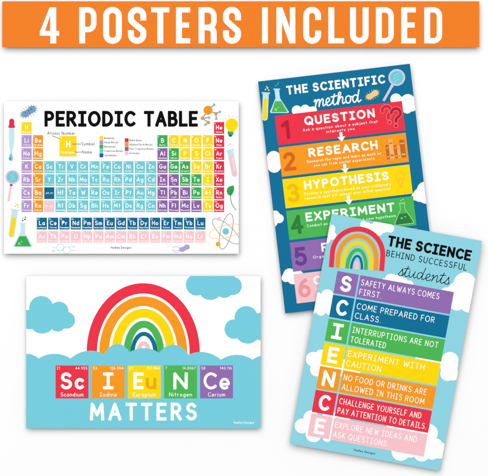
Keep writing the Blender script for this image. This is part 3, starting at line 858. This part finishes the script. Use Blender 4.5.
for x, w, h, col in ((118.6, 3.2, 14.6, 'book_brown'), (122, 4.4, 20, 'book_peach'), (126.6, 3.2, 13.4, 'book_dark'), (130, 2.8, 12.2, 'book_peach'), (133, 5, 18, 'book_brown')):
    bk = mp.ink('book', [rrect(x, 92.2 - h, x + w, 92.2, .5)], col, 3)
    mp.ink('spine_mark', [rect(x + .6, 92.2 - h * .82, x + w - .6, 92.2 - h * .76), rect(x + .6, 92.2 - h * .22, x + w - .6, 92.2 - h * .14)], 'tan' if col != 'book_peach' else 'book_brown', 4, bk)
p = arc(129.4, 111.4, 4.4, 4.6, 120, 420, 20)
bl = mp.ink('light_bulb', stroke(p + [(131.4, 118), (127.4, 118), p[0]], .55), 'bulb_line', 3)
mp.ink('filament', stroke([(128, 115.6), (127.8, 112), (129.4, 113.6), (131, 112), (130.8, 115.6)], .45) + stroke([(127.6, 119.4), (131.2, 119.4)], .6) + stroke([(128, 120.8), (130.8, 120.8)], .6), 'bulb_line', 4, bl)
ry = []
for a in range(-150, -29, 30):
    ry += stroke([(129.4 + r * math.cos(math.radians(a)), 111.4 + r * math.sin(math.radians(a))) for r in (6.2, 7.8)], .4)
mp.ink('light_ray', ry, 'bulb_line', 3, bl)
out = [(126.2, 137.4), (130.6, 137.4), (130.6, 143.4), (138, 157), (137, 158.4), (119.6, 158.4), (118.6, 157), (126.2, 143.4), (126.2, 137.4)]
fl = mp.ink('flask', stroke(out, .6) + stroke([(125.4, 137.2), (131.4, 137.2)], .9), 'pale_green', 4)
mp.ink('liquid', [[(124.2, 147.6), (132.4, 147.6), (137, 156.6), (136.4, 157.8), (120.2, 157.8), (119.6, 156.6)]], 'dark_green', 3, fl)
mp.ink('bubble', [ell(127.6, 134.6, .7), ell(129.8, 133.6, .8), ell(126.4, 152, .9), ell(130, 151, .7)], 'pale_green', 4, fl)

# ------------------------------------------------------------------ classroom rules poster (lies over the method poster)
sp = Sheet('science_rules_poster', 331.3, 213.7, 152.2, 233, 10.35,
           'light blue portrait poster with seven rows of rules, lying over the dark blue one', 'poster', G_POST,
           base=0.022, tilt=(-0.014, -0.0135))
sp.paper(M('sky'))
sp.backing(0.0034, 11, (30, 140, 120, 215))
def SL(polys): return [[sp.L(x, y) for x, y in p] for p in polys]
def arch2(cx, base, rx, top, w):
    m = rx - w / 2
    cy = top + rx
    cy += (base - cy) * min(1, (28 - rx) / 20)
    c, s = math.cos(math.radians(4.2)), math.sin(math.radians(4.2))
    pts = [(cx - m, base)] + arc(cx, cy, m, cy - top - w / 2, 180, 360, 36) + [(cx + m, base)]
    pts = [(356 + (x - 356) * c - (y - 268) * s, 268 + (x - 356) * s + (y - 268) * c) for x, y in pts]
    return stroke(pts, w, 'butt')
rbw = None
for nm, rx, top, w, col in (('red_stripe', 27.6, 226.6, 4.9, 'red'), ('orange_stripe', 21.4, 233.8, 4.4, 'orange'), ('yellow_stripe', 16, 240.8, 3.9, 'yellow'),
                            ('green_stripe', 11, 248, 3.5, 'green'), ('blue_stripe', 6.5, 254.8, 2.3, 'blue')):
    o = sp.ink(nm if rbw else 'rainbow', SL(arch2(356, 269, rx, top, w)), col, 3, rbw)
    rbw = rbw or o
sp.ink('pink_stripe', SL([ell(356, 264, 2.4, 3.4), rect(353.6, 264, 358.4, 269.2)]), 'pink', 3, rbw)
cs = lambda spec: blob_cloud([(*sp.L(x, y), r) for x, y, r in spec])
sp.ink('cloud', cs(Z([(330, 100, 28), (385, 92, 30), (420, 98, 22), (300, 90, 24), (360, 110, 26), (355, 78, 26), (400, 80, 24), (280, 75, 18)], 310, 210, 5.29)), 'white', 1)
sp.ink('cloud', cs(Z([(92, 118, 36), (115, 135, 22), (80, 150, 28), (110, 100, 22)], 310, 210, 5.29)), 'white', 1)
sp.ink('cloud', cs(Z([(425, 370, 34), (460, 372, 30), (395, 385, 26), (490, 385, 28), (520, 395, 24)], 310, 210, 5.29)), 'white', 1)
sp.ink('cloud', cs(Z([(125, 40, 32), (170, 60, 42), (200, 95, 30), (140, 78, 32), (105, 90, 26), (180, 25, 30), (150, 100, 24)], 290, 290, 4.88)), 'white', 1)
sp.ink('cloud', cs(Z([(112, 335, 36), (150, 318, 30), (160, 360, 44), (130, 385, 34), (170, 400, 30), (150, 430, 18)], 290, 290, 4.88)), 'white', 1)
sp.ink('cloud', cs(Z([(98, 248, 33), (138, 212, 34), (150, 285, 36), (210, 300, 20), (180, 250, 50)], 280, 370, 4.49)), 'white', 1)
sp.ink('cloud', cs(Z([(368, 316, 56), (400, 360, 52), (330, 350, 44), (300, 355, 26), (275, 360, 26), (390, 410, 50)], 390, 220, 4.98)), 'white', 1)
sp.ink('cloud', cs(Z([(345, 56, 36), (375, 40, 44), (340, 20, 40), (385, 70, 24)], 380, 290, 4.52)), 'white', 1)
sp.ink('cloud', cs(Z([(313, 317, 39), (311, 335, 39), (309, 355, 38), (302, 376, 33), (327, 380, 27)], 380, 290, 4.52)), 'white', 1)
sp.ink('cloud', cs(Z([(240, 258, 38), (262, 318, 40), (285, 330, 34), (212, 342, 34), (165, 330, 30), (125, 335, 38), (255, 345, 24)], 370, 370, 4.136)), 'white', 1)
sp.ink('cloud', [ell(38.6, 147.6, 11, 7), ell(44, 149.6, 13, 4), ell(34, 151, 8)], 'white', 1)
sp.ink('cloud', [ell(38, 210, 10), ell(41, 199, 14, 5)], 'white', 1)
sp.ink('cloud', [ell(121, 126.4, 13, 6), ell(130, 128, 6)], 'white', 1)
sp.ink('cloud', [ell(113, 199, 21, 6), ell(128, 204, 9)], 'white', 1)
sp.ink('title', text('THE SCIENCE', 59.8, 144.2, 11.0, 10.7, 2.35, .13, space=.42), 'black', 3)
sp.ink('subtitle', text('BEHIND SUCCESSFUL', 60.6, 142.2, 25.5, 6.4, .72, .26, space=.5), 'black', 3)
sp.ink('script_title', script('students', 75.6, 127.6, 48.6, 6.9, .72, asc=.7), 'black', 3)
RULES = [('S', 'purple', 'SAFETY ALWAYS COMES', 120.4, 'FIRST.', 63.6), ('C', 'blue', 'COME PREPARED FOR', 120, 'CLASS.', 67.3),
         ('I', 'green', 'INTERRUPTIONS ARE NOT', 128, 'TOLERATED', 76.8), ('E', 'yellow', 'EXPERIMENT WITH', 118.6, 'CAUTION', 76.4),
         ('N', 'orange', 'NO FOOD OR DRINKS ARE', 125.2, 'ALLOWED IN THIS ROOM', 124.6), ('C', 'red', 'CHALLENGE YOURSELF AND', 124.2, 'PAY ATTENTION TO DETAILS.', 131),
         ('E', 'pink', 'EXPLORE NEW IDEAS AND', 124.2, 'ASK QUESTIONS.', 96.8)]
for i, (let, col, l1, e1, l2, e2) in enumerate(RULES):
    y = 55.1 + 24.05 * i
    t = sp.ink('letter_square', [rect(15.9, y, 37.5, y + 22.4)], col, 2)
    wd = {'S': 11, 'C': 11, 'I': 10.8, 'E': 10.4, 'N': 12.4}[let]
    sp.ink('initial', text(let, 26.7 - wd / 2, 26.7 + wd / 2, y + 3.2, 16, 3.2), 'white', 3, t)
    t = sp.ink('rule_band', [rect(39.2, y, 133.8, y + 22.4)], col, 2)
    sp.ink('rule_text', text(l1, 41.2, e1, y + 3.7, 6.1, .66, .24, space=.5) + text(l2, 41, e2, y + 13.3, 6.1, .66, .24, space=.5), 'white', 3, t)
sp.ink('footer_text', text('Hadley Designs', 64, 85.8, 226.3, 2.3, .36, .2), 'charcoal', 3)
